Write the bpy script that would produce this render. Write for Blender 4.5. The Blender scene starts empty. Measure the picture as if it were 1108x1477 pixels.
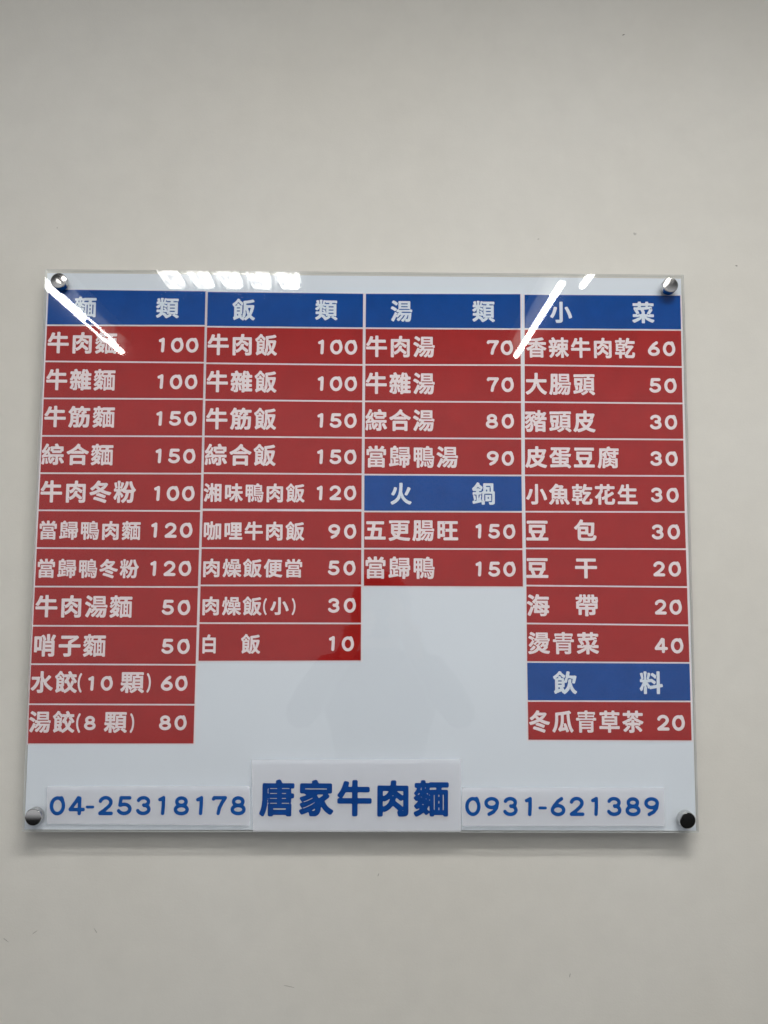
import bpy, bmesh, math, random
import numpy as np
from mathutils import Vector, Matrix

random.seed(7)
scene = bpy.context.scene
col = scene.collection
MM = 0.001

# ------------------------------------------------------------------ camera
cam_data = bpy.data.cameras.new("camera")
cam = bpy.data.objects.new("camera", cam_data)
col.objects.link(cam)
cam_data.sensor_fit = 'HORIZONTAL'
cam_data.sensor_width = 36.0
cam_data.lens = 1160.0 / 1108.0 * 36.0
cam_data.clip_start = 0.01
cam_data.clip_end = 100.0
TILT, YAW, ROLL = 0.0832, -0.0100, -0.0050
CAM = Vector((0.0145, -1.0104, -0.0424))
rot = Matrix.Rotation(YAW, 3, 'Z') @ Matrix.Rotation(TILT, 3, 'X') @ Matrix.Rotation(ROLL, 3, 'Y')
cx, cy, cz = rot @ Vector((1, 0, 0)), rot @ Vector((0, 1, 0)), rot @ Vector((0, 0, 1))
cam.matrix_world = Matrix(((cx.x, cz.x, -cy.x, CAM.x), (cx.y, cz.y, -cy.y, CAM.y),
                           (cx.z, cz.z, -cy.z, CAM.z), (0, 0, 0, 1)))
scene.camera = cam

# ------------------------------------------------------------------ light
scene.view_settings.view_transform = 'Standard'
scene.view_settings.look = 'None'
scene.view_settings.gamma = 1.0
scene.view_settings.exposure = 0.0
scene.cycles.max_bounces = 12
scene.cycles.transparent_max_bounces = 16
scene.cycles.sample_clamp_indirect = 4.0
WORLD_BAND, WORLD_TOP, WORLD_LOW = 0.54, 0.05, 0.010
LAMP_COL = (1.0, 0.985, 0.95)
TROFFER_E, TUBE_E, WASH_E = 13.0, 27.0, 38.0

world = bpy.data.worlds.new("World")
scene.world = world
world.use_nodes = True
nt = world.node_tree
bg = nt.nodes["Background"]
tc = nt.nodes.new("ShaderNodeTexCoord")
sp = nt.nodes.new("ShaderNodeSeparateXYZ")
rp = nt.nodes.new("ShaderNodeValToRGB")
mr = nt.nodes.new("ShaderNodeMapRange")
nt.links.new(tc.outputs["Generated"], sp.inputs[0])
nt.links.new(sp.outputs["Z"], mr.inputs["Value"])
mr.inputs["From Min"].default_value = -1.0
mr.inputs["From Max"].default_value = 1.0
nt.links.new(mr.outputs[0], rp.inputs[0])
# the dim room around: dark floor and furniture, pale walls, a ceiling lit only by its own lamps
e = rp.color_ramp.elements
while len(e) < 4: e.new(.5)
for el, (z, v) in zip(e, ((-.32, WORLD_LOW), (-.15, WORLD_BAND), (.20, WORLD_BAND), (.36, WORLD_TOP))):
    el.position = (z + 1) / 2
    el.color = (v * .98, v, v * 1.03, 1)
nt.links.new(rp.outputs[0], bg.inputs[0])
bg.inputs[1].default_value = 1.0


# ------------------------------------------------------------------ helpers
def link_mesh(name, verts, faces, mats=(), parent=None, smooth=False, fmat=None):
    me = bpy.data.meshes.new(name)
    me.from_pydata([tuple(v) for v in verts], [], faces)
    for m in mats:
        me.materials.append(m)
    if fmat:
        for p, k in zip(me.polygons, fmat):
            p.material_index = k
    if smooth:
        for p in me.polygons:
            p.use_smooth = True
    me.update()
    o = bpy.data.objects.new(name, me)
    col.objects.link(o)
    o.parent = parent
    return o


def link_bm(name, bm, mat, parent=None, smooth=False):
    me = bpy.data.meshes.new(name)
    bm.to_mesh(me)
    bm.free()
    for m in (mat if isinstance(mat, (list, tuple)) else [mat]):
        me.materials.append(m)
    for p in me.polygons:
        p.use_smooth = smooth
    o = bpy.data.objects.new(name, me)
    col.objects.link(o)
    o.parent = parent
    return o


def tag(o, label=None, cat=None, group=None, kind=None):
    if label: o["label"] = label
    if cat: o["category"] = cat
    if group: o["group"] = group
    if kind: o["kind"] = kind
    return o


def empty(name, loc=(0, 0, 0)):
    o = bpy.data.objects.new(name, None)
    o.empty_display_size = 0.05
    o.location = loc
    col.objects.link(o)
    return o


def box_bm(bm, x0, x1, y0, y1, z0, z1, bevel=0.0):
    r = bmesh.ops.create_cube(bm, size=1.0)
    for v in r["verts"]:
        v.co = Vector((x0 + (v.co.x + .5) * (x1 - x0), y0 + (v.co.y + .5) * (y1 - y0), z0 + (v.co.z + .5) * (z1 - z0)))
    if bevel:
        es = list({ed for v in r["verts"] for ed in v.link_edges})
        bmesh.ops.bevel(bm, geom=es, offset=bevel, segments=2, affect='EDGES')
    return bm


def slab(name, quad, yb, yf, mat, parent, origin=(0, 0, 0), bend=None):
    """a thin sheet with four corners (x,z in mm: tl,tr,br,bl) between depth yb and yf (mm)"""
    P = [(quad[2 * i] * MM, quad[2 * i + 1] * MM) for i in range(4)]
    n = 12 if bend else 1
    V, F = [], []
    for y, s in ((yb, 0), (yf, 1)):
        for j in range(2):
            for i in range(n + 1):
                t = i / n
                a, b = (P[0], P[1]) if j == 0 else (P[3], P[2])
                dy = bend(t, j) if (bend and s) else 0.0
                V.append((a[0] + t * (b[0] - a[0]), (y + dy) * MM, a[1] + t * (b[1] - a[1])))
    k = n + 1
    for i in range(n):
        F.append((2 * k + i, 3 * k + i, 3 * k + i + 1, 2 * k + i + 1))      # front
        F.append((i, i + 1, k + i + 1, k + i))                             # back
        F.append((i, 2 * k + i, 2 * k + i + 1, i + 1))                     # top
        F.append((k + i, k + i + 1, 3 * k + i + 1, 3 * k + i))             # bottom
    F.append((0, k, 3 * k, 2 * k))
    F.append((n, 2 * k + n, 3 * k + n, k + n))
    return link_mesh(name, V, F, [mat], parent)


# ------------------------------------------------------------------ materials
def new_mat(name):
    m = bpy.data.materials.new(name)
    m.use_nodes = True
    return m, m.node_tree, m.node_tree.nodes["Principled BSDF"]


def N(t, kind, **kw):
    n = t.nodes.new(kind)
    for k, v in kw.items():
        if hasattr(n, k): setattr(n, k, v)
        else: n.inputs[k].default_value = v
    return n


def mottled(name, c, rough, amount=.05, scale=40.0, spec=.4, bump=0.0, bscale=600.0):
    m, t, p = new_mat(name)
    p.inputs["Roughness"].default_value = rough
    p.inputs["Specular IOR Level"].default_value = spec
    g = N(t, "ShaderNodeNewGeometry")
    n = N(t, "ShaderNodeTexNoise", Scale=scale, Detail=5.0, Roughness=.6)
    t.links.new(g.outputs["Position"], n.inputs["Vector"])
    r = N(t, "ShaderNodeMapRange")
    r.inputs["From Min"].default_value = .3
    r.inputs["From Max"].default_value = .7
    r.inputs["To Min"].default_value = 1 - amount
    r.inputs["To Max"].default_value = 1 + amount
    t.links.new(n.outputs[0], r.inputs["Value"])
    v = N(t, "ShaderNodeVectorMath", operation='SCALE')
    v.inputs[0].default_value = c
    t.links.new(r.outputs[0], v.inputs["Scale"])
    t.links.new(v.outputs[0], p.inputs["Base Color"])
    if bump:
        n2 = N(t, "ShaderNodeTexNoise", Scale=bscale, Detail=3.0)
        t.links.new(g.outputs["Position"], n2.inputs["Vector"])
        b = N(t, "ShaderNodeBump", Strength=bump, Distance=.0005)
        t.links.new(n2.outputs[0], b.inputs["Height"])
        t.links.new(b.outputs[0], p.inputs["Normal"])
    return m


def wall_mat():
    m, t, p = new_mat("painted_plaster")
    L = t.links
    p.inputs["Roughness"].default_value = .62
    p.inputs["Specular IOR Level"].default_value = .3
    g = N(t, "ShaderNodeNewGeometry")
    big = N(t, "ShaderNodeTexNoise", Scale=2.3, Detail=4.0, Roughness=.55)
    mid = N(t, "ShaderNodeTexNoise", Scale=26.0, Detail=5.0, Roughness=.6)
    fine = N(t, "ShaderNodeTexNoise", Scale=420.0, Detail=3.0, Roughness=.6)
    for n in (big, mid, fine):
        L.new(g.outputs["Position"], n.inputs["Vector"])
    mixc = N(t, "ShaderNodeMix", data_type='RGBA')
    mixc.inputs[6].default_value = (.695, .672, .615, 1)
    mixc.inputs[7].default_value = (.715, .697, .648, 1)
    rr = N(t, "ShaderNodeMapRange")
    rr.inputs["From Min"].default_value = .35
    rr.inputs["From Max"].default_value = .65
    L.new(big.outputs[0], rr.inputs["Value"])
    L.new(rr.outputs[0], mixc.inputs[0])
    r2 = N(t, "ShaderNodeMapRange")
    r2.inputs["From Min"].default_value = .3
    r2.inputs["From Max"].default_value = .7
    r2.inputs["To Min"].default_value = .975
    r2.inputs["To Max"].default_value = 1.02
    L.new(mid.outputs[0], r2.inputs["Value"])
    sc = N(t, "ShaderNodeVectorMath", operation='SCALE')
    L.new(mixc.outputs[2], sc.inputs[0])
    L.new(r2.outputs[0], sc.inputs["Scale"])
    # rare little specks of dirt
    vo = N(t, "ShaderNodeTexVoronoi", Scale=7.0)
    wv = N(t, "ShaderNodeTexNoise", Scale=300.0, Detail=2.0)
    L.new(g.outputs["Position"], wv.inputs["Vector"])
    L.new(g.outputs["Position"], vo.inputs["Vector"])
    ma = N(t, "ShaderNodeMath", operation='MULTIPLY_ADD')
    L.new(wv.outputs[0], ma.inputs[0])
    ma.inputs[1].default_value = .03
    L.new(vo.outputs["Distance"], ma.inputs[2])
    sr = N(t, "ShaderNodeMapRange")
    sr.inputs["From Min"].default_value = .028
    sr.inputs["From Max"].default_value = .036
    sr.inputs["To Min"].default_value = .45
    sr.inputs["To Max"].default_value = .0
    L.new(ma.outputs[0], sr.inputs["Value"])
    dm = N(t, "ShaderNodeMix", data_type='RGBA')
    L.new(sr.outputs[0], dm.inputs[0])
    L.new(sc.outputs[0], dm.inputs[6])
    dm.inputs[7].default_value = (.16, .15, .13, 1)
    L.new(dm.outputs[2], p.inputs["Base Color"])
    # roller texture, and long shallow trowel marks
    mp = N(t, "ShaderNodeMapping")
    mp.inputs["Scale"].default_value = (14, 14, 60)
    L.new(g.outputs["Position"], mp.inputs[0])
    tr = N(t, "ShaderNodeTexNoise", Scale=1.0, Detail=4.0, Distortion=.6)
    L.new(mp.outputs[0], tr.inputs["Vector"])
    b1 = N(t, "ShaderNodeBump", Strength=.25, Distance=.0006)
    L.new(fine.outputs[0], b1.inputs["Height"])
    b2 = N(t, "ShaderNodeBump", Strength=.12, Distance=.0012)
    L.new(tr.outputs[0], b2.inputs["Height"])
    L.new(b1.outputs[0], b2.inputs["Normal"])
    L.new(b2.outputs[0], p.inputs["Normal"])
    return m


def acrylic_face():
    """clear sheet: passes light straight through, mirrors a few per cent (Schlick), more at grazing angles"""
    m, t, p = new_mat("clear_acrylic")
    t.nodes.remove(p)
    L = t.links
    out = t.nodes["Material Output"]
    g = N(t, "ShaderNodeNewGeometry")
    dt = N(t, "ShaderNodeVectorMath", operation='DOT_PRODUCT')
    L.new(g.outputs["Normal"], dt.inputs[0])
    L.new(g.outputs["Incoming"], dt.inputs[1])
    ab = N(t, "ShaderNodeMath", operation='ABSOLUTE')
    L.new(dt.outputs["Value"], ab.inputs[0])
    om = N(t, "ShaderNodeMath", operation='SUBTRACT')
    om.inputs[0].default_value = 1.0
    L.new(ab.outputs[0], om.inputs[1])
    pw = N(t, "ShaderNodeMath", operation='POWER')
    L.new(om.outputs[0], pw.inputs[0])
    pw.inputs[1].default_value = 5.0
    fr = N(t, "ShaderNodeMath", operation='MULTIPLY_ADD')
    L.new(pw.outputs[0], fr.inputs[0])
    fr.inputs[1].default_value = .96
    fr.inputs[2].default_value = .038
    tr = N(t, "ShaderNodeBsdfTransparent")
    tr.inputs[0].default_value = (.99, .995, .995, 1)
    g1 = N(t, "ShaderNodeBsdfGlossy", Roughness=.012)
    g2 = N(t, "ShaderNodeBsdfGlossy", Roughness=.085)
    # the sheet is not perfectly flat, so reflections wobble a little
    nz = N(t, "ShaderNodeTexNoise", Scale=4.0, Detail=0.0)
    L.new(g.outputs["Position"], nz.inputs["Vector"])
    bp = N(t, "ShaderNodeBump", Strength=.2, Distance=.0002)
    L.new(nz.outputs[0], bp.inputs["Height"])
    L.new(bp.outputs[0], g1.inputs["Normal"])
    sm = N(t, "ShaderNodeTexNoise", Scale=16.0, Detail=6.0, Roughness=.7)      # wiped smears
    L.new(g.outputs["Position"], sm.inputs["Vector"])
    sr = N(t, "ShaderNodeMapRange")
    sr.inputs["From Min"].default_value = .38
    sr.inputs["From Max"].default_value = .66
    sr.inputs["To Min"].default_value = .009
    sr.inputs["To Max"].default_value = .020
    L.new(sm.outputs[0], sr.inputs["Value"])
    L.new(sr.outputs[0], g1.inputs["Roughness"])
    gm = N(t, "ShaderNodeMixShader")
    gm.inputs[0].default_value = .09
    L.new(g1.outputs[0], gm.inputs[1])
    L.new(g2.outputs[0], gm.inputs[2])
    mx = N(t, "ShaderNodeMixShader")
    L.new(fr.outputs[0], mx.inputs[0])
    L.new(tr.outputs[0], mx.inputs[1])
    L.new(gm.outputs[0], mx.inputs[2])
    L.new(mx.outputs[0], out.inputs["Surface"])
    return m


def acrylic_edge():
    m, t, p = new_mat("cut_acrylic_edge")
    L = t.links
    p.inputs["Base Color"].default_value = (.90, .91, .90, 1)
    p.inputs["Roughness"].default_value = .22
    tr = N(t, "ShaderNodeBsdfTransparent")
    mx = N(t, "ShaderNodeMixShader")
    mx.inputs[0].default_value = .7
    L.new(tr.outputs[0], mx.inputs[1])
    L.new(p.outputs[0], mx.inputs[2])
    L.new(mx.outputs[0], t.nodes["Material Output"].inputs["Surface"])
    return m


def emit_mat(name, c, s):
    m, t, p = new_mat(name)
    p.inputs["Base Color"].default_value = (.8, .8, .8, 1)
    p.inputs["Emission Color"].default_value = (*c, 1)
    p.inputs["Emission Strength"].default_value = s
    return m


M_WALL = wall_mat()
M_FACE, M_EDGE = acrylic_face(), acrylic_edge()
M_BACK = mottled("white_backing_card", (.78, .825, .89), .5, .012, 6.0, .1)
M_SHEET = mottled("white_printed_paper", (.83, .77, .80), .5, .02, 60.0, .1)
M_RED = mottled("red_printed_ink", (.39, .017, .016), .5, .07, 45.0, .03)
M_BLUE = mottled("blue_printed_ink", (.001, .066, .31), .5, .10, 45.0, .03)
M_WHITE_R = mottled("white_lettering_on_red", (.90, .79, .81), .5, .02, 90.0, .1)
M_WHITE_B = mottled("white_lettering_on_blue", (.76, .82, .90), .5, .02, 90.0, .1)
M_PLATE = mottled("white_film_label", (.90, .915, .97), .12, .015, 12.0, .5)
_t = M_PLATE.node_tree          # printed on slightly see-through film
_x = N(_t, "ShaderNodeMixShader")
_x.inputs[0].default_value = .38
_t.links.new(N(_t, "ShaderNodeBsdfTransparent").outputs[0], _x.inputs[1])
_t.links.new(_t.nodes["Principled BSDF"].outputs[0], _x.inputs[2])
_t.links.new(_x.outputs[0], _t.nodes["Material Output"].inputs["Surface"])
M_NAVY = mottled("blue_printed_lettering", (.001, .078, .34), .3, .12, 60.0)
M_NAVY2 = mottled("dark_blue_printed_lettering", (.001, .052, .26), .3, .12, 60.0)


def chrome_mat():
    m, t, p = new_mat("polished_chrome")
    p.inputs["Base Color"].default_value = (.60, .59, .58, 1)
    p.inputs["Metallic"].default_value = 1.0
    p.inputs["Roughness"].default_value = .06
    g = N(t, "ShaderNodeNewGeometry")
    n = N(t, "ShaderNodeTexNoise", Scale=900.0, Detail=3.0)
    t.links.new(g.outputs["Position"], n.inputs["Vector"])
    r = N(t, "ShaderNodeMapRange")
    r.inputs["To Min"].default_value = .04
    r.inputs["To Max"].default_value = .22
    t.links.new(n.outputs[0], r.inputs["Value"])
    t.links.new(r.outputs[0], p.inputs["Roughness"])
    return m


M_CHROME = chrome_mat()
M_HOUSING = mottled("white_enamelled_steel", (.7, .7, .68), .4, .02)
M_TROFFER = emit_mat("lit_troffer_tube", LAMP_COL, TROFFER_E)
_t = M_TROFFER.node_tree        # noise paints patchy brightness into the tubes' glow
_g = N(_t, "ShaderNodeNewGeometry")
_m = N(_t, "ShaderNodeMapping")
_m.inputs["Scale"].default_value = (60, 16, 1)
_n = N(_t, "ShaderNodeTexNoise", Scale=1.0, Detail=4.0, Roughness=.65)
_r = N(_t, "ShaderNodeMapRange")
_r.inputs["From Min"].default_value = .40
_r.inputs["From Max"].default_value = .52
_r.inputs["To Min"].default_value = .30 * TROFFER_E
_r.inputs["To Max"].default_value = 1.25 * TROFFER_E
_t.links.new(_g.outputs["Position"], _m.inputs[0])
_t.links.new(_m.outputs[0], _n.inputs["Vector"])
_t.links.new(_n.outputs[0], _r.inputs["Value"])
_t.links.new(_r.outputs[0], _t.nodes["Principled BSDF"].inputs["Emission Strength"])
M_REFLECTOR = emit_mat("reflector_pan_painted_glow", LAMP_COL, 4.0)  # emission stands in for tube light bounced off the pan
M_SCUFF = mottled("grey_scuff", (.36, .34, .30), .8, .15, 300.0)
M_DIRT = mottled("dark_speck", (.16, .14, .12), .8, .2, 300.0)
M_TUBE = emit_mat("lit_fluorescent_tube", LAMP_COL, TUBE_E)
M_WASH = emit_mat("added_wash_diffuser", LAMP_COL, WASH_E)  # for the added wash lamp, out of view
M_BAFFLE = mottled("added_falloff_baffle", (.03, .03, .03), .6, .05)
M_CLOTH = mottled("dark_navy_cloth", (.018, .02, .028), .9, .2, 30.0, .2, .6, 900.0)
M_SKIN = mottled("skin", (.34, .20, .13), .5, .06, 30.0)
M_HAIR = mottled("black_hair", (.012, .011, .010), .45, .3, 200.0)
M_PHONE = mottled("black_phone_shell", (.01, .01, .012), .25, .05)

# ---- measured sheets and strips of the board: corners (x, z) in mm, then (text, centre x, centre z, width, height)
SHEETS = [(-398.0, 316.65, -198.79, 316.1, -200.32, -240.83, -400.51, -241.41), (-199.39, 315.29, -1.42, 314.62, -1.13, -142.05, -200.04, -143.24), (-1.48, 314.62, 196.06, 315.81, 195.86, -52.21, -1.44, -52.25), (197.88, 315.11, 397.97, 315.7, 397.42, -235.52, 197.36, -235.29)]
STRIPS = [
  (0, 'b', (-396.25, 316.14, -200.5, 315.55, -200.49, 272.43, -396.42, 271.51), [('麵', -349.57, 294.16, 26.53, 25.44), ('類', -247.42, 293.79, 26.93, 25.47)]),
  (0, 'r', (-396.43, 269.48, -200.49, 270.4, -200.47, 225.46, -396.6, 225.58), [('牛肉麵', -351.8, 248.47, 85.31, 26.39), ('100', -232.32, 246.35, 49.63, 18.49)]),
  (0, 'r', (-396.6, 223.57, -200.47, 223.44, -200.45, 179.54, -396.77, 178.97), [('牛雜麵', -352.05, 201.83, 84.72, 26.19), ('100', -232.61, 200.03, 49.7, 18.35)]),
  (0, 'r', (-396.78, 176.97, -200.45, 177.54, -200.43, 132.76, -396.95, 132.11), [('牛筋麵', -351.85, 155.29, 86.01, 25.99), ('150', -232.55, 153.8, 49.93, 18.21)]),
  (0, 'r', (-396.96, 130.12, -200.43, 130.78, -200.42, 86.44, -397.13, 85.87), [('綜合麵', -352.48, 108.34, 86.6, 25.78), ('150', -232.47, 107.24, 49.31, 18.07)]),
  (0, 'r', (-397.14, 83.9, -200.43, 84.47, -200.65, 40.38, -397.48, 40.16), [('牛肉冬粉', -337.96, 62.44, 115.54, 26.44), ('100', -232.68, 60.86, 49.97, 18.35)]),
  (0, 'r', (-397.49, 38.21, -200.66, 38.43, -200.88, -5.82, -397.84, -5.96), [('當歸鴨肉麵', -334.38, 15.04, 123.08, 22.42), ('120', -234.44, 15.86, 50.62, 18.38)]),
  (0, 'r', (-397.85, -7.9, -200.89, -7.77, -201.11, -52.26, -398.2, -52.55), [('當歸鴨冬粉', -335.01, -31.41, 122.59, 22.42), ('120', -234.53, -30.9, 50.08, 18.24)]),
  (0, 'r', (-398.21, -54.47, -201.12, -54.18, -201.35, -99.49, -398.56, -99.69), [('牛肉湯麵', -338.23, -77.1, 116.1, 26.07), ('50', -226.82, -77.92, 34.66, 18.18)]),
  (0, 'r', (-398.58, -101.6, -201.36, -101.4, -201.58, -145.52, -398.92, -145.46), [('哨子麵', -353.57, -123.8, 86.07, 26.11), ('50', -226.13, -124.6, 34.27, 17.95)]),
  (0, 'r', (-398.93, -147.36, -201.59, -147.41, -201.79, -192.82, -399.28, -192.84), [('水餃', -370.67, -167.42, 54.08, 25.09), ('(', -338.98, -168.37, 6.05, 22.96), ('10', -314.96, -168.85, 29.85, 17.23), ('顆', -276.94, -167.07, 26.89, 25.12), (')', -258.11, -168.07, 6.06, 22.98), ('60', -226.67, -168.53, 32.23, 17.65)]),
  (0, 'r', (-399.27, -194.72, -201.8, -194.7, -202.0, -239.3, -398.92, -239.87), [('湯餃', -371.31, -214.38, 53.04, 24.81), ('(', -339.04, -215.74, 5.94, 22.78), ('8', -325.09, -215.7, 15.52, 16.68), ('顆', -295.49, -214.14, 25.94, 24.83), (')', -276.6, -215.55, 7.44, 22.79), ('80', -226.96, -214.98, 33.01, 17.35)]),
  (1, 'b', (-197.65, 314.77, -3.15, 314.07, -3.19, 270.98, -197.61, 271.31), [('飯', -152.06, 292.48, 26.98, 26.64), ('類', -49.16, 293.0, 26.44, 25.78)]),
  (1, 'r', (-197.61, 269.27, -3.2, 268.94, -3.24, 224.1, -197.57, 224.78), [('牛肉飯', -153.26, 247.69, 85.65, 26.44), ('100', -34.47, 245.57, 49.14, 18.53)]),
  (1, 'r', (-197.56, 222.76, -3.24, 222.08, -3.28, 178.11, -197.53, 178.6), [('牛雜飯', -153.21, 200.98, 86.01, 26.68), ('100', -34.37, 199.25, 49.12, 18.38)]),
  (1, 'r', (-197.52, 176.6, -3.29, 176.1, -3.33, 132.47, -197.48, 132.78), [('牛筋飯', -152.89, 154.27, 85.84, 26.47), ('150', -34.34, 152.86, 48.93, 18.24)]),
  (1, 'r', (-197.48, 130.8, -3.33, 130.48, -3.37, 87.0, -197.44, 87.14), [('綜合飯', -152.85, 109.14, 86.03, 26.27), ('150', -34.15, 107.51, 48.75, 18.1)]),
  (1, 'r', (-197.45, 85.17, -3.37, 85.03, -3.27, 42.74, -197.63, 42.44), [('湘味鴨肉飯', -134.95, 62.31, 122.9, 22.48), ('120', -34.09, 62.67, 48.82, 17.97)]),
  (1, 'r', (-197.64, 39.63, -3.26, 39.92, -3.15, -4.76, -197.83, -4.88), [('咖哩牛肉飯', -134.64, 15.49, 122.67, 22.3), ('90', -26.51, 15.5, 34.4, 17.83)]),
  (1, 'r', (-197.83, -6.82, -3.14, -6.71, -3.04, -49.27, -198.02, -50.23), [('肉燥飯便當', -135.32, -29.8, 121.52, 21.88), ('50', -26.77, -29.16, 33.93, 17.69)]),
  (1, 'r', (-198.03, -52.16, -3.03, -51.2, -2.92, -95.2, -198.21, -95.65), [('肉燥飯', -159.92, -75.77, 72.1, 21.95), ('(', -118.76, -76.41, 5.62, 20.04), ('小', -101.95, -75.5, 21.15, 20.88), (')', -85.44, -76.26, 6.3, 20.05), ('30', -26.13, -74.48, 34.22, 17.56)]),
  (1, 'r', (-198.22, -97.56, -2.92, -97.12, -2.81, -140.49, -198.4, -141.67), [('白', -185.9, -121.45, 19.62, 21.94), ('飯', -135.8, -121.24, 22.14, 22.78), ('10', -26.25, -120.54, 30.65, 17.75)]),
  (2, 'b', (0.26, 314.1, 194.31, 315.26, 194.19, 271.46, 0.2, 271.01), [('湯', 45.03, 292.3, 25.88, 26.69), ('類', 147.87, 292.82, 26.8, 26.72)]),
  (2, 'r', (0.2, 268.97, 194.18, 269.42, 194.06, 225.47, 0.14, 224.39), [('牛肉湯', 43.66, 246.9, 85.04, 26.49), ('70', 168.26, 246.58, 33.13, 18.57)]),
  (2, 'r', (0.14, 222.37, 194.05, 223.44, 193.93, 178.59, 0.08, 178.14), [('牛雜湯', 43.6, 200.28, 85.14, 26.73), ('70', 168.36, 199.55, 33.87, 18.42)]),
  (2, 'r', (0.08, 176.13, 193.92, 176.58, 193.8, 132.6, 0.02, 132.23), [('綜合湯', 43.54, 153.75, 84.38, 26.52), ('80', 167.61, 153.32, 35.11, 18.28)]),
  (2, 'r', (0.02, 130.24, 193.8, 130.61, 193.67, 86.71, -0.04, 86.6), [('當歸鴨湯', 58.27, 108.12, 113.26, 26.32), ('90', 167.84, 107.11, 33.86, 18.14)]),
  (2, 'b', (-0.04, 84.62, 193.68, 84.73, 193.84, 41.76, 0.05, 41.05), [('火', 45.08, 62.47, 25.39, 26.55), ('鍋', 146.99, 63.09, 27.32, 26.58)]),
  (2, 'r', (0.05, 39.09, 193.85, 39.79, 194.01, -4.12, 0.14, -4.49), [('五更腸旺', 57.91, 17.5, 114.01, 25.67), ('150', 161.08, 16.55, 49.08, 17.86)]),
  (2, 'r', (0.14, -6.43, 194.02, -6.07, 194.18, -50.62, 0.23, -50.64), [('當歸鴨', 43.68, -28.46, 84.54, 26.14), ('150', 160.98, -29.55, 49.32, 18.15)]),
  (3, 'b', (199.62, 314.59, 396.2, 315.15, 395.97, 271.89, 199.31, 271.68), [('小', 245.25, 292.67, 25.99, 26.75), ('菜', 348.86, 293.1, 26.74, 26.78)]),
  (3, 'r', (199.29, 269.64, 395.96, 269.84, 395.71, 224.66, 198.97, 225.5), [('香辣牛肉乾', 269.28, 247.12, 135.15, 25.22), ('60', 370.83, 246.61, 34.84, 18.6)]),
  (3, 'r', (198.96, 223.48, 395.7, 222.63, 395.47, 178.4, 198.63, 178.63), [('大腸頭', 242.95, 200.99, 85.58, 26.96), ('50', 371.45, 199.85, 34.53, 18.46)]),
  (3, 'r', (198.61, 176.62, 395.45, 176.39, 395.22, 132.85, 198.29, 132.89), [('豬頭皮', 242.41, 153.94, 86.8, 26.57), ('30', 371.03, 153.62, 34.4, 18.32)]),
  (3, 'r', (198.28, 130.9, 395.21, 130.85, 394.98, 87.38, 197.96, 86.99), [('皮蛋豆腐', 256.84, 108.82, 115.19, 26.2), ('30', 370.54, 107.83, 34.44, 18.18)]),
  (3, 'r', (197.96, 85.01, 394.96, 85.39, 394.63, 42.68, 198.11, 41.96), [('小魚乾花生', 268.2, 62.8, 136.94, 24.89), ('30', 370.39, 62.56, 34.82, 18.04)]),
  (3, 'r', (198.11, 39.99, 394.63, 40.71, 394.84, -3.04, 198.26, -3.17), [('豆', 212.5, 18.03, 27.17, 25.8), ('包', 271.47, 18.36, 26.52, 25.81), ('30', 370.62, 17.04, 35.29, 18.33)]),
  (3, 'r', (198.27, -5.12, 394.85, -5.0, 395.07, -49.34, 198.42, -48.45), [('豆', 212.0, -27.77, 27.06, 25.6), ('干', 271.64, -27.29, 26.84, 25.36), ('20', 370.96, -28.48, 34.64, 18.19)]),
  (3, 'r', (198.42, -50.39, 395.08, -51.28, 395.33, -95.7, 198.44, -94.31), [('海', 212.52, -73.21, 26.79, 25.99), ('帶', 271.84, -72.93, 27.25, 26.0), ('20', 371.32, -74.82, 33.74, 18.05)]),
  (3, 'r', (198.44, -96.23, 395.34, -97.62, 395.58, -140.87, 198.45, -140.56), [('燙青菜', 242.8, -118.67, 85.08, 25.79), ('40', 371.32, -121.13, 35.05, 18.16)]),
  (3, 'b', (198.46, -142.47, 395.59, -142.77, 395.68, -186.84, 198.74, -187.02), [('飲', 244.08, -165.98, 27.35, 26.41), ('料', 348.49, -165.6, 26.91, 26.44)]),
  (3, 'r', (198.75, -188.91, 395.68, -188.73, 395.78, -233.97, 199.03, -233.73), [('冬瓜青草茶', 268.9, -212.02, 137.05, 25.39), ('20', 371.19, -213.17, 34.18, 18.45)]),
]

# ------------------------------------------------------------------ lettering
# Chinese characters start from the outlines of Blender's own built-in font; each is rasterised, its strokes are
# fattened and rounded (keeping narrow gaps open), then traced back into a flat mesh. Digits are drawn from strokes.
RES = 208          # raster size
STEP = 3           # raster pixels per mesh cell
X0, Y0, SPAN = -0.04, -0.16, 1.08   # window of the em square


def font_tris(ch):
    c = bpy.data.curves.new("glyph", 'FONT')
    c.body = ch
    c.resolution_u = 6
    o = bpy.data.objects.new("glyph", c)
    col.objects.link(o)
    me = bpy.data.meshes.new_from_object(o)
    me.calc_loop_triangles()
    tris = [[(me.vertices[i].co.x, me.vertices[i].co.y) for i in t.vertices] for t in me.loop_triangles]
    bpy.data.objects.remove(o)
    bpy.data.curves.remove(c)
    bpy.data.meshes.remove(me)
    return tris


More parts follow.
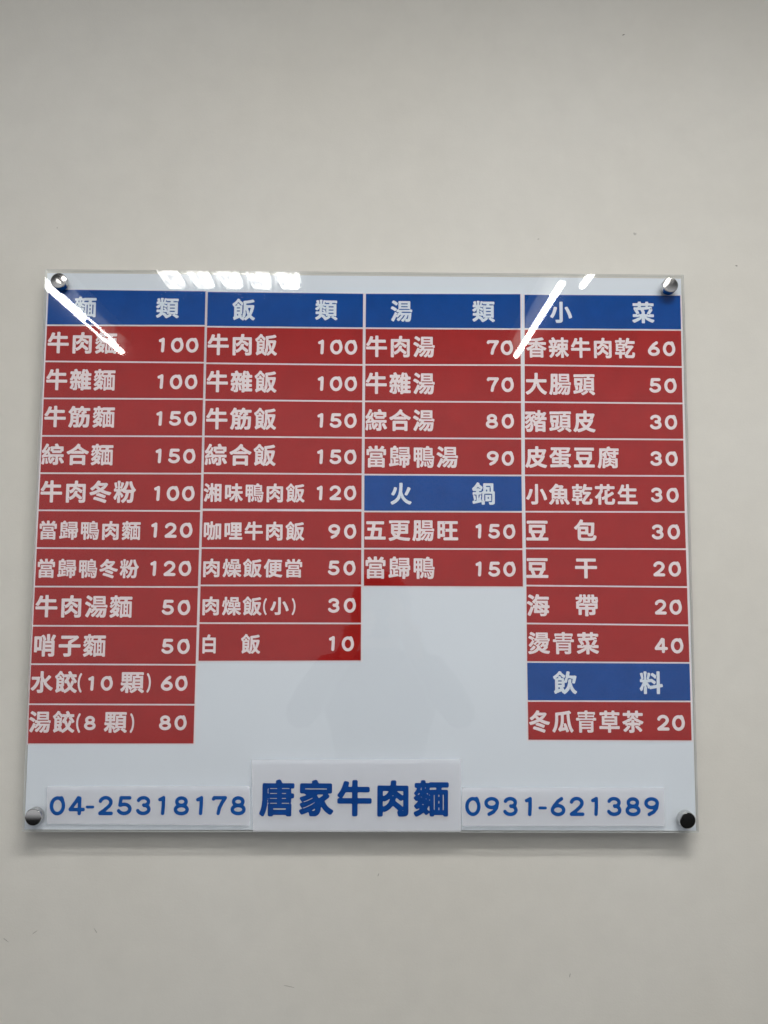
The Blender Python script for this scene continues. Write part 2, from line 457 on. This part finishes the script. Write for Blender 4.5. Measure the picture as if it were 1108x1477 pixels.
def raster(tris):
    im = np.zeros((RES, RES), bool)
    for t in tris:
        p = [((x - X0) / SPAN * RES, (y - Y0) / SPAN * RES) for x, y in t]
        xs, ys = [q[0] for q in p], [q[1] for q in p]
        a, b = max(int(min(xs)), 0), min(int(max(xs)) + 2, RES)
        c, d = max(int(min(ys)), 0), min(int(max(ys)) + 2, RES)
        if a >= b or c >= d: continue
        gx, gy = np.meshgrid(np.arange(a, b) + .5, np.arange(c, d) + .5)
        s = []
        for i in range(3):
            (x1, y1), (x2, y2) = p[i], p[(i + 1) % 3]
            s.append((x2 - x1) * (gy - y1) - (y2 - y1) * (gx - x1))
        ins = ((s[0] >= -1e-6) & (s[1] >= -1e-6) & (s[2] >= -1e-6)) | ((s[0] <= 1e-6) & (s[1] <= 1e-6) & (s[2] <= 1e-6))
        im[c:d, a:b] |= ins
    return im


def shifted(a, k, axis, fill):
    o = np.full_like(a, fill)
    if k > 0:
        if axis == 0: o[k:] = a[:-k]
        else: o[:, k:] = a[:, :-k]
    elif k < 0:
        if axis == 0: o[:k] = a[-k:]
        else: o[:, :k] = a[:, -k:]
    else: o[:] = a
    return o


def edt(mask, R=24):
    big = float(R * R * 2)
    d = np.where(mask, 0.0, big)
    for ax in (0, 1):
        best = d.copy()
        for k in range(-R, R + 1):
            if k: best = np.minimum(best, shifted(d, k, ax, big) + k * k)
        d = best
    return np.sqrt(d)


def maxf(a, R):
    for ax in (0, 1):
        best = a.copy()
        for k in range(-R, R + 1):
            if k: best = np.maximum(best, shifted(a, k, ax, 0.0))
        a = best
    return a


def gauss(a, s, fill):
    R = int(3 * s) + 1
    w = [math.exp(-k * k / (2 * s * s)) for k in range(-R, R + 1)]
    tot = sum(w)
    for ax in (0, 1):
        a = sum(shifted(a, k, ax, fill) * (w[k + R] / tot) for k in range(-R, R + 1))
    return a


def trace(F, px):
    """marching squares of F>0 into cells; full cells merged along rows. px = units per cell"""
    V, P, idx = [], [], {}

    def vert(key, x, y):
        i = idx.get(key)
        if i is None:
            i = idx[key] = len(V)
            V.append((x, y))
        return i
    n, m = F.shape
    ins = F > 0
    for j in range(n - 1):
        run = None
        for i in range(m - 1):
            a, b, c, d = ins[j, i], ins[j, i + 1], ins[j + 1, i + 1], ins[j + 1, i]
            full = a and b and c and d
            if full:
                if run is None: run = i
            if (not full or i == m - 2) and run is not None:
                e_ = i + 1 if full else i
                P.append((vert((run, j), run, j), vert((e_, j), e_, j), vert((e_, j + 1), e_, j + 1), vert((run, j + 1), run, j + 1)))
                run = None
            if full or not (a or b or c or d): continue
            cs = [(i, j, a), (i + 1, j, b), (i + 1, j + 1, c), (i, j + 1, d)]
            poly = []
            for k in range(4):
                x1, y1, s1 = cs[k]
                x2, y2, s2 = cs[(k + 1) % 4]
                if s1: poly.append(vert((x1, y1), x1, y1))
                if s1 != s2:
                    f1, f2 = F[y1, x1], F[y2, x2]
                    t = f1 / (f1 - f2)
                    key = ("e",) + tuple(sorted(((x1, y1), (x2, y2))))
                    poly.append(vert(key, x1 + t * (x2 - x1), y1 + t * (y2 - y1)))
            if len(poly) > 2: P.append(tuple(poly))
    return [(x * px, y * px) for x, y in V], P


GLYPHS = {}


def cjk(ch, r_em=.036, gap_em=.024):
    key = (ch, r_em)
    if key in GLYPHS: return GLYPHS[key]
    im = raster(font_tris(ch))
    s = RES / SPAN
    d = edt(im)
    ridge = maxf(d, 7)
    lim = np.minimum(r_em * s, np.maximum(ridge - gap_em * s, .012 * s))
    g = gauss(lim - d, 1.6, -20.0)
    F = g[::STEP, ::STEP]
    V, P = trace(F, STEP / RES * SPAN)
    # em square -> unit box centred on zero, ink about one unit wide
    V = [((x + X0 - .5) / .955, (y + Y0 - .38) / .955) for x, y in V]
    GLYPHS[key] = (V, P)
    return V, P


def arc(cx_, cy_, rx, ry, a0, a1, n=14):
    return [(cx_ + rx * math.cos(math.radians(a0 + (a1 - a0) * k / n)), cy_ + ry * math.sin(math.radians(a0 + (a1 - a0) * k / n))) for k in range(n + 1)]


DIGITS = {   # box 0.84 wide, 1 high; strokes run along their centre lines
    '0': [arc(.41, .49, .315, .40, 0, 360, 30), [(.60, .90), (.66, .80)]],
    '1': [[(.27, .80), (.40, .86), (.46, .90)], [(.46, .90), (.455, .5), (.43, .10)]],
    '2': [arc(.41, .67, .28, .235, 165, -20) + [(.60, .48), (.36, .27), (.13, .11)], [(.13, .10), (.72, .10)]],
    '3': [arc(.40, .70, .27, .20, 160, -80), arc(.40, .31, .30, .215, 85, -160)],
    '4': [[(.50, .90), (.36, .68), (.09, .31)], [(.09, .30), (.77, .30)], [(.57, .88), (.57, .10)]],
    '5': [[(.67, .90), (.22, .90), (.17, .53)], arc(.39, .335, .31, .235, 125, -155)],
    '6': [[(.60, .90), (.42, .78), (.22, .55)] + arc(.41, .32, .30, .225, 150, -210, 24)],
    '7': [[(.10, .84), (.14, .90), (.72, .90), (.56, .66), (.42, .38), (.36, .10)]],
    '8': [arc(.41, .705, .245, .19, 0, 360, 24), arc(.41, .30, .31, .205, 0, 360, 24)],
    '9': [arc(.41, .67, .30, .225, 0, 360, 24), [(.71, .66), (.66, .42), (.50, .22), (.27, .10)]],
    '-': [[(.16, .42), (.46, .42)]],
    '(': [arc(.62, .5, .38, .56, 128, 232)],
    ')': [arc(-.20, .5, .38, .56, 52, -52)],
}


def digit(ch, th=.098):
    key = (ch, th)
    if key in GLYPHS: return GLYPHS[key]
    n = 46
    span = 1.30
    if ch in '()': th *= .62
    ax = np.arange(n) / (n - 1) * span - .15
    gx, gy = np.meshgrid(ax, ax)
    best = np.full((n, n), 9.0)
    for st in DIGITS[ch]:
        for (x1, y1), (x2, y2) in zip(st[:-1], st[1:]):
            dx, dy = x2 - x1, y2 - y1
            t = np.clip(((gx - x1) * dx + (gy - y1) * dy) / max(dx * dx + dy * dy, 1e-9), 0, 1)
            best = np.minimum(best, np.hypot(gx - x1 - t * dx, gy - y1 - t * dy))
    V, P = trace(th - best, span / (n - 1))
    V = [(x - .15, y - .15 - .5) for x, y in V]
    GLYPHS[key] = (V, P)
    return V, P


def lettering(items, y, mat, parent, r_em=.036, th=.103, price="price", words="dish_name"):
    """items: (text, centre x, centre z, width, height) in mm, each laid as one printed word on the plane at depth y (mm)"""
    for s, x, z, w, h in items:
        V, P = [], []

        def put(gl, cx_, cz_, sx, sz):
            gv, gp = gl
            o = len(V)
            V.extend(((cx_ + gx * sx) * MM, y * MM, (cz_ + gz * sz) * MM) for gx, gz in gv)
            P.extend(tuple(i + o for i in f) for f in gp)
        nm = words
        if s[0] in '()':
            nm = "bracket"
            put(digit(s, th), x - (.36 if s == '(' else .06) * h * .8, z, h * .8, h)
        elif s[0].isdigit():
            nm = price
            lead = .19 if s[0] == '1' else 0.0          # a 1 stands in the middle of its cell
            dw = h * .84
            u = sum(0.53 if c == '-' else 1.0 for c in s) - 1.0
            pitch = (w + lead * dw - dw) / u if u > 0 else 0
            p = x - w / 2 - lead * dw
            for c in s:
                if c == '-':
                    put(digit(c, th * .8), p - .17 * pitch - .02 * dw, z, h, h)
                    p += pitch * .53
                else:
                    put(digit(c, th), p, z + random.uniform(-.01, .01) * h, h, h)
                    p += pitch
        else:
            n = len(s)
            pitch = w / (n - 1 + .87)
            ink = w if n == 1 else pitch * .87
            for k, c in enumerate(s):
                put(cjk(c, r_em, .024 if r_em < .04 else .012), x - w / 2 + ink / 2 + k * pitch, z, ink, h)
        link_mesh(nm, V, P, [mat], parent)

# ------------------------------------------------------------------ wall
wb = bmesh.new()
box_bm(wb, -3.2, 3.2, 0.0, .12, -1.65, 1.55)
wall = link_bm("wall", wb, M_WALL)
wall.location.y = -.007
tag(wall, "smooth cream painted wall behind the menu board", kind="structure")

# small marks on the paint: (x, z mm, length, width mm, angle, dark)
for k, (x, z, ln, wd, an, dk) in enumerate(((338, 676, 5, 1.6, 20, 1), (478, 363, 3, 1.8, 0, 1), (-397, 405, 2, 1.2, 0, 0), (-390, -465, 9, 1.0, 35, 0),
                                            (-424, -474, 10, .9, -35, 0), (-318, -463, 8, .8, -55, 0), (-85, -527, 16, .7, -12, 0), (20, -398, 4, 1, 70, 0),
                                            (222, 396, 3, 1.2, 10, 0), (250, -514, 7, 1.1, 75, 0))):
    n = 9
    pts = []
    for i in range(n):
        a = 2 * math.pi * i / n
        q = random.uniform(.55, 1.15)
        u, v = math.cos(a) * ln / 2 * q, math.sin(a) * wd / 2 * q
        c, s_ = math.cos(math.radians(an)), math.sin(math.radians(an))
        pts.append(((x + u * c - v * s_) * MM, (z + u * s_ + v * c) * MM))
    V = [(a, -.0003, b) for a, b in pts] + [(a, .0, b) for a, b in pts]
    F = [tuple(range(n))] + [(i, i + n, (i + 1) % n + n, (i + 1) % n) for i in range(n)]
    link_mesh("scuff_mark", V, F, [M_DIRT if dk else M_SCUFF], wall)

# ------------------------------------------------------------------ the menu board
W, H = .800, .6818
board = empty("menu_board", (0, 0, 0))
tag(board, "glossy acrylic menu board of red and blue price strips on the cream wall", "menu board")


def acrylic(y0, y1, label):
    bm = bmesh.new()
    box_bm(bm, -W / 2, W / 2, y0 * MM, y1 * MM, -H / 2, H / 2, .0006)
    bm.normal_update()
    for f in bm.faces:
        f.material_index = 0 if abs(f.normal.y) > .99 else 1
    o = link_bm("acrylic_sheet", bm, [M_FACE, M_EDGE], board)
    o["label"] = label
    return o


acrylic(-26.8, -24.0, "clear acrylic sheet at the back")
acrylic(-31.4, -28.4, "clear glossy acrylic sheet in front")
bk = slab("backing_card", (-398.8, 337.4, 397.6, 337.4, 398.4, -339.6, -399.0, -339.6), -26.95, -27.35, M_BACK, board)
bk["label"] = "white card between the acrylic sheets"
for q in SHEETS:
    slab("paper_sheet", q, -27.4, -27.65, M_SHEET, board)

for ci, kind, quad, items in STRIPS:
    s = slab("menu_strip", quad, -27.7, -27.85, M_BLUE if kind == 'b' else M_RED, board)
    s["label"] = ("blue heading strip reading " if kind == 'b' else "red price strip reading ") + \
        " ".join(t[0] for t in items)
    lettering(items, -27.95, M_WHITE_B if kind == 'b' else M_WHITE_R, s, words="heading_character" if kind == 'b' else "dish_name")


# film labels stuck along the bottom on the front sheet
def curl(a, b):
    return lambda t, j: -(a * (max(0, abs(t - .5) * 2 - .8) / .2) ** 2 + (b if j == 0 else 0.0))


for quad, item, mat, r_em, th, d in (
        ((-372.87, -288.58, -133.3, -287.77, -132.44, -333.32, -371.17, -331.78),
         ('04-25318178', -252.79, -310.61, 231.82, 22.43), M_NAVY, .04, .094, 0.0),
        ((118.61, -289.03, 360.18, -288.46, 359.94, -332.79, 118.89, -333.64),
         ('0931-621389', 238.2, -310.52, 231.83, 22.54), M_NAVY, .04, .094, 0.0),
        ((-132.21, -257.33, 117.88, -255.85, 117.63, -339.65, -128.21, -340.1),
         ('唐家牛肉麵', -9.01, -301.41, 222.48, 40.21), M_NAVY2, .043, .09, .25)):
    s = slab("film_label", quad, -31.45 , -31.65 - d, M_PLATE, board)
    s["label"] = "white film label with " + ("large dark blue characters" if d else "the telephone number " + item[0])
    lettering([item], -31.75 - d, mat, s, r_em, th, "telephone_number", "shop_name")


# ------------------------------------------------------------------ chrome studs
def lathe(bm, prof, seg=40):
    rings = []
    for r, y in prof:
        if r < 1e-6:
            rings.append([bm.verts.new((0, y, 0))])
        else:
            rings.append([bm.verts.new((r * math.cos(a * 2 * math.pi / seg), y, r * math.sin(a * 2 * math.pi / seg))) for a in range(seg)])
    for A, B in zip(rings[:-1], rings[1:]):
        for k in range(seg):
            a, b = A[k % len(A)], A[(k + 1) % len(A)]
            c, d = B[(k + 1) % len(B)], B[k % len(B)]
            vs = []
            for v in (a, b, c, d):
                if v not in vs: vs.append(v)
            if len(vs) > 2: bm.faces.new(vs)
    bmesh.ops.recalc_face_normals(bm, faces=bm.faces)


def cap_bm(dome):
    bm = bmesh.new()
    prof = [(9.3, 0), (9.8, -.4), (9.8, -8.2), (9.55, -8.9), (9.0, -9.25)]
    for k in range(1, 7):
        r = 9.0 * (1 - k / 6)
        prof.append((r, -9.25 - dome * (1 - (r / 9.0) ** 2)))
    lathe(bm, [(r * MM, y * MM) for r, y in prof])
    return bm


for x, z, dome, tilt, lab in ((-379.35, 322.83, .55, (0, 0), "chrome stud catching a bright reflection"),
                              (379.29, 323.85, .40, (-1, 0), "chrome stud half dark half bright"),
                              (383.34, -323.34, .25, (6, 3), "chrome stud with a black looking face"),
                              (-383.96, -321.69, .55, (0, 0), "chrome stud with grey and black face")):
    bm = bmesh.new()
    lathe(bm, [(r * MM, y * MM) for r, y in ((0, -6.9), (11, -6.9), (11, -8.5), (9.5, -8.9), (9.5, -23.4), (8.6, -23.95), (0, -23.95))])
    st = link_bm("stud", bm, M_CHROME, board, True)
    st.data.set_sharp_from_angle(angle=math.radians(35))
    st.location = (x * MM, 0, z * MM)
    st["label"] = lab
    c = link_bm("cap", cap_bm(dome), M_CHROME, st, True)
    c.data.set_sharp_from_angle(angle=math.radians(25))
    c.location = (0, -31.6 * MM, 0)
    c.rotation_euler = (math.radians(tilt[0]), 0, math.radians(tilt[1]))

# ------------------------------------------------------------------ ceiling lamps behind the camera (seen mirrored), then an added unseen wash lamp
ZC = 1.2


def tube(name, x, y0, y1, z, r, mat, parent):
    bm = bmesh.new()
    bmesh.ops.create_cone(bm, cap_ends=True, segments=16, radius1=r, radius2=r, depth=abs(y1 - y0))
    bmesh.ops.rotate(bm, verts=bm.verts, matrix=Matrix.Rotation(math.pi / 2, 3, 'X'))
    bmesh.ops.translate(bm, verts=bm.verts, vec=(x, (y0 + y1) / 2, z))
    return link_bm(name, bm, mat, parent, True)


def batten(x, y0, y1, xs, label, mat, r=.014):
    root = empty("ceiling_lamp", (0, 0, 0))
    tag(root, label, "lamp")
    bm = bmesh.new()
    box_bm(bm, x - .05, x + .05, y1, y0, ZC + .05, ZC + .11, .004)
    link_bm("housing", bm, M_HOUSING, root)
    for dx in xs:
        tube("tube", x + dx, y0, y1, ZC, r, mat, root)
        for yy in (y0 + .01, y1 - .01):
            b2 = bmesh.new()
            box_bm(b2, x + dx - .014, x + dx + .014, yy - .01, yy + .01, ZC + r * .6, ZC + .05, .002)
            link_bm("lamp_holder", b2, M_HOUSING, root)
    return root


batten(-1.395, -3.22, -3.42, (0,), "short end lamp of the left row on the ceiling behind the viewer", M_TUBE, .016)
batten(-1.395, -2.84, -3.21, (-.022, .022), "twin tube lamp in the middle of the left row on the ceiling", M_TUBE, .0055)
batten(-1.395, -2.25, -2.83, (0,), "wide tubular lamp of the left row, nearest the wall", M_TUBE, .019)
batten(.79, -2.33, -3.43, (0.0,), "single tube batten lamp on the ceiling behind the viewer, right", M_TUBE, .016)
batten(.885, -1.22, -2.36, (0.0,), "single tube batten lamp nearer the wall, right of the troffer", M_TUBE, .014)

root = empty("ceiling_lamp", (0, 0, 0))
tag(root, "square louvred troffer lamp with five glowing tubes above the board", "lamp")
bm = bmesh.new()
box_bm(bm, -.92, -.29, -2.45, -1.84, ZC + .06, ZC + .12, .004)
link_bm("housing", bm, M_HOUSING, root)
bm = bmesh.new()
box_bm(bm, -.905, -.305, -2.435, -1.855, ZC + .03, ZC + .055)
link_bm("reflector", bm, M_REFLECTOR, root)
for k in range(5):
    xk = -.845 + k * .122
    bm = bmesh.new()
    box_bm(bm, xk - .040, xk + .040, -2.425, -1.86, ZC - .005, ZC + .02, .008)
    link_bm("tube", bm, M_TROFFER, root)
    bm = bmesh.new()
    box_bm(bm, xk + .057, xk + .065, -2.43, -1.855, ZC - .012, ZC + .03, .002)
    link_bm("louvre", bm, M_HOUSING, root)

root = empty("ceiling_lamp", (0, 0, 0))  # out-of-view lamp added to brighten the wall around the board
tag(root, "long unseen lamp added to brighten the wall, with deep side baffles shaping its light", "lamp")
bm = bmesh.new()
box_bm(bm, -.30, 1.10, -1.30, -1.00, ZC + .10, ZC + .16, .004)
link_bm("housing", bm, M_HOUSING, root)
bm = bmesh.new()
box_bm(bm, -.28, 1.08, -1.27, -1.03, ZC + .075, ZC + .098, .006)
link_bm("diffuser", bm, M_WASH, root)
for y in (-1.30, -1.008):  # baffles added to cut the light towards the top of the wall
    bm = bmesh.new()
    box_bm(bm, -.30, 1.10, y, y + .008, ZC - .01, ZC + .0985)
    link_bm("baffle", bm, M_BAFFLE, root)

# ------------------------------------------------------------------ the viewer, mirrored faintly in the acrylic and darkly in the studs
person = empty("person", (.030, -1.40, -1.64))
tag(person, "person in dark clothes holding up a phone, faintly mirrored in the board", "person")
PV, PE, PR = [], [], []


def jt(p, r, prev=None):
    PV.append(p)
    PR.append(r)
    if prev is not None: PE.append((prev, len(PV) - 1))
    return len(PV) - 1


pel = jt((0, 0, .88), (.150, .105))
sp1 = jt((0, .005, 1.02), (.125, .095), pel)
sp2 = jt((0, .0, 1.17), (.150, .105), sp1)
sp3 = jt((0, -.01, 1.29), (.150, .095), sp2)
nk = jt((0, .0, 1.385), (.055, .055), sp3)
hd0 = jt((0, .02, 1.44), (.062, .072), nk)
hd1 = jt((0, .02, 1.50), (.074, .090), hd0)
hd2 = jt((0, .01, 1.565), (.068, .082), hd1)
for s in (-1, 1):
    sh = jt((s * .155, -.005, 1.325), (.062, .06), sp3)
    el = jt((s * .222, .165, 1.225), (.043, .043), sh)
    fm = jt((s * .17, .23, 1.31), (.040, .040), el)
    wr = jt((s * .092, .325, 1.405), (.026, .022), fm)
    pm = jt((s * .070, .352, 1.455), (.030, .018), wr)
    kn = jt((s * .060, .364, 1.485), (.030, .014), pm)
    for k, (ln, dz) in enumerate(((.030, .020), (.036, .006), (.033, -.010), (.026, -.026))):
        base = jt((s * .050, .372, 1.490 + dz), (.009, .009), kn)
        m1 = jt((s * (.050 - ln * .55), .394, 1.494 + dz), (.0085, .0085), base)
        jt((s * (.048 - ln), .392, 1.494 + dz), (.0075, .0075), m1)
    th = jt((s * .062, .346, 1.478), (.011, .011), pm)
    t2 = jt((s * .047, .362, 1.510), (.0095, .0095), th)
    jt((s * .034, .365, 1.530), (.008, .008), t2)
    hp = jt((s * .095, 0, .84), (.095, .095), pel)
    kne = jt((s * .105, .015, .47), (.062, .062), hp)
    ank = jt((s * .11, -.02, .09), (.042, .042), kne)
    jt((s * .12, .12, .045), (.042, .035), ank)
me = bpy.data.meshes.new("figure")
me.from_pydata(PV, PE, [])
o = bpy.data.objects.new("figure", me)
col.objects.link(o)
sk = o.modifiers.new("skin", 'SKIN')
sk.use_smooth_shade = True
if not me.skin_vertices: me.attributes  # layer is made by the modifier below
bm = bmesh.new()
bm.from_mesh(me)
lay = bm.verts.layers.skin.verify()
bm.verts.ensure_lookup_table()
for v, r in zip(bm.verts, PR):
    v[lay].radius = r
bm.verts[0][lay].use_root = True
bm.to_mesh(me)
bm.free()
ss = o.modifiers.new("sub", 'SUBSURF')
ss.levels = ss.render_levels = 2
dg = bpy.context.evaluated_depsgraph_get()
fig = bpy.data.meshes.new_from_object(o.evaluated_get(dg))
bpy.data.objects.remove(o)
fig.name = "body"
fig.materials.clear()
fig.materials.append(M_CLOTH)
fig.materials.append(M_SKIN)
for p in fig.polygons:
    c = p.center
    p.material_index = 1 if (c.z > 1.40 and (abs(c.x) < .1)) else 0
    p.use_smooth = True
ob = bpy.data.objects.new("body", fig)
col.objects.link(ob)
ob.parent = person
bm = bmesh.new()            # hair: a cap of short dark hair with an uneven outline
bmesh.ops.create_uvsphere(bm, u_segments=28, v_segments=18, radius=1.0)
for v in list(bm.verts):
    n = v.co.copy()
    if n.z < -.35 or (n.y > .35 and n.z < .45):
        bm.verts.remove(v)
    else:
        k = 1 + random.uniform(-.02, .03)
        v.co = Vector((n.x * .088 * k, .010 + n.y * .106 * k, 1.520 + n.z * .100 * k))
link_bm("hair", bm, M_HAIR, person, True)
bm = bmesh.new()            # nose and ears
for p, r in (((0, .108, 1.490), (.013, .016, .022)), ((-.078, .02, 1.495), (.009, .018, .030)), ((.078, .02, 1.495), (.009, .018, .030))):
    q = bmesh.ops.create_icosphere(bm, subdivisions=2, radius=1.0)
    for v in q["verts"]:
        v.co = Vector((p[0] + v.co.x * r[0], p[1] + v.co.y * r[1], p[2] + v.co.z * r[2]))
f = link_bm("face_features", bm, M_SKIN, person, True)

phone = empty("mobile_phone", (.0145, -1.025, -.108))
tag(phone, "black mobile phone held up by the person facing the board", "phone")
bm = bmesh.new()
box_bm(bm, -.037, .037, -.004, .004, -.077, .077, .0035)
link_bm("phone_body", bm, M_PHONE, phone)
bm = bmesh.new()
box_bm(bm, -.034, .034, -.0046, -.0042, -.073, .073)
link_bm("screen", bm, M_PHONE, phone)
bm = bmesh.new()
box_bm(bm, -.030, -.006, .0042, .0056, .045, .072, .0005)
link_bm("camera_bump", bm, M_PHONE, phone)
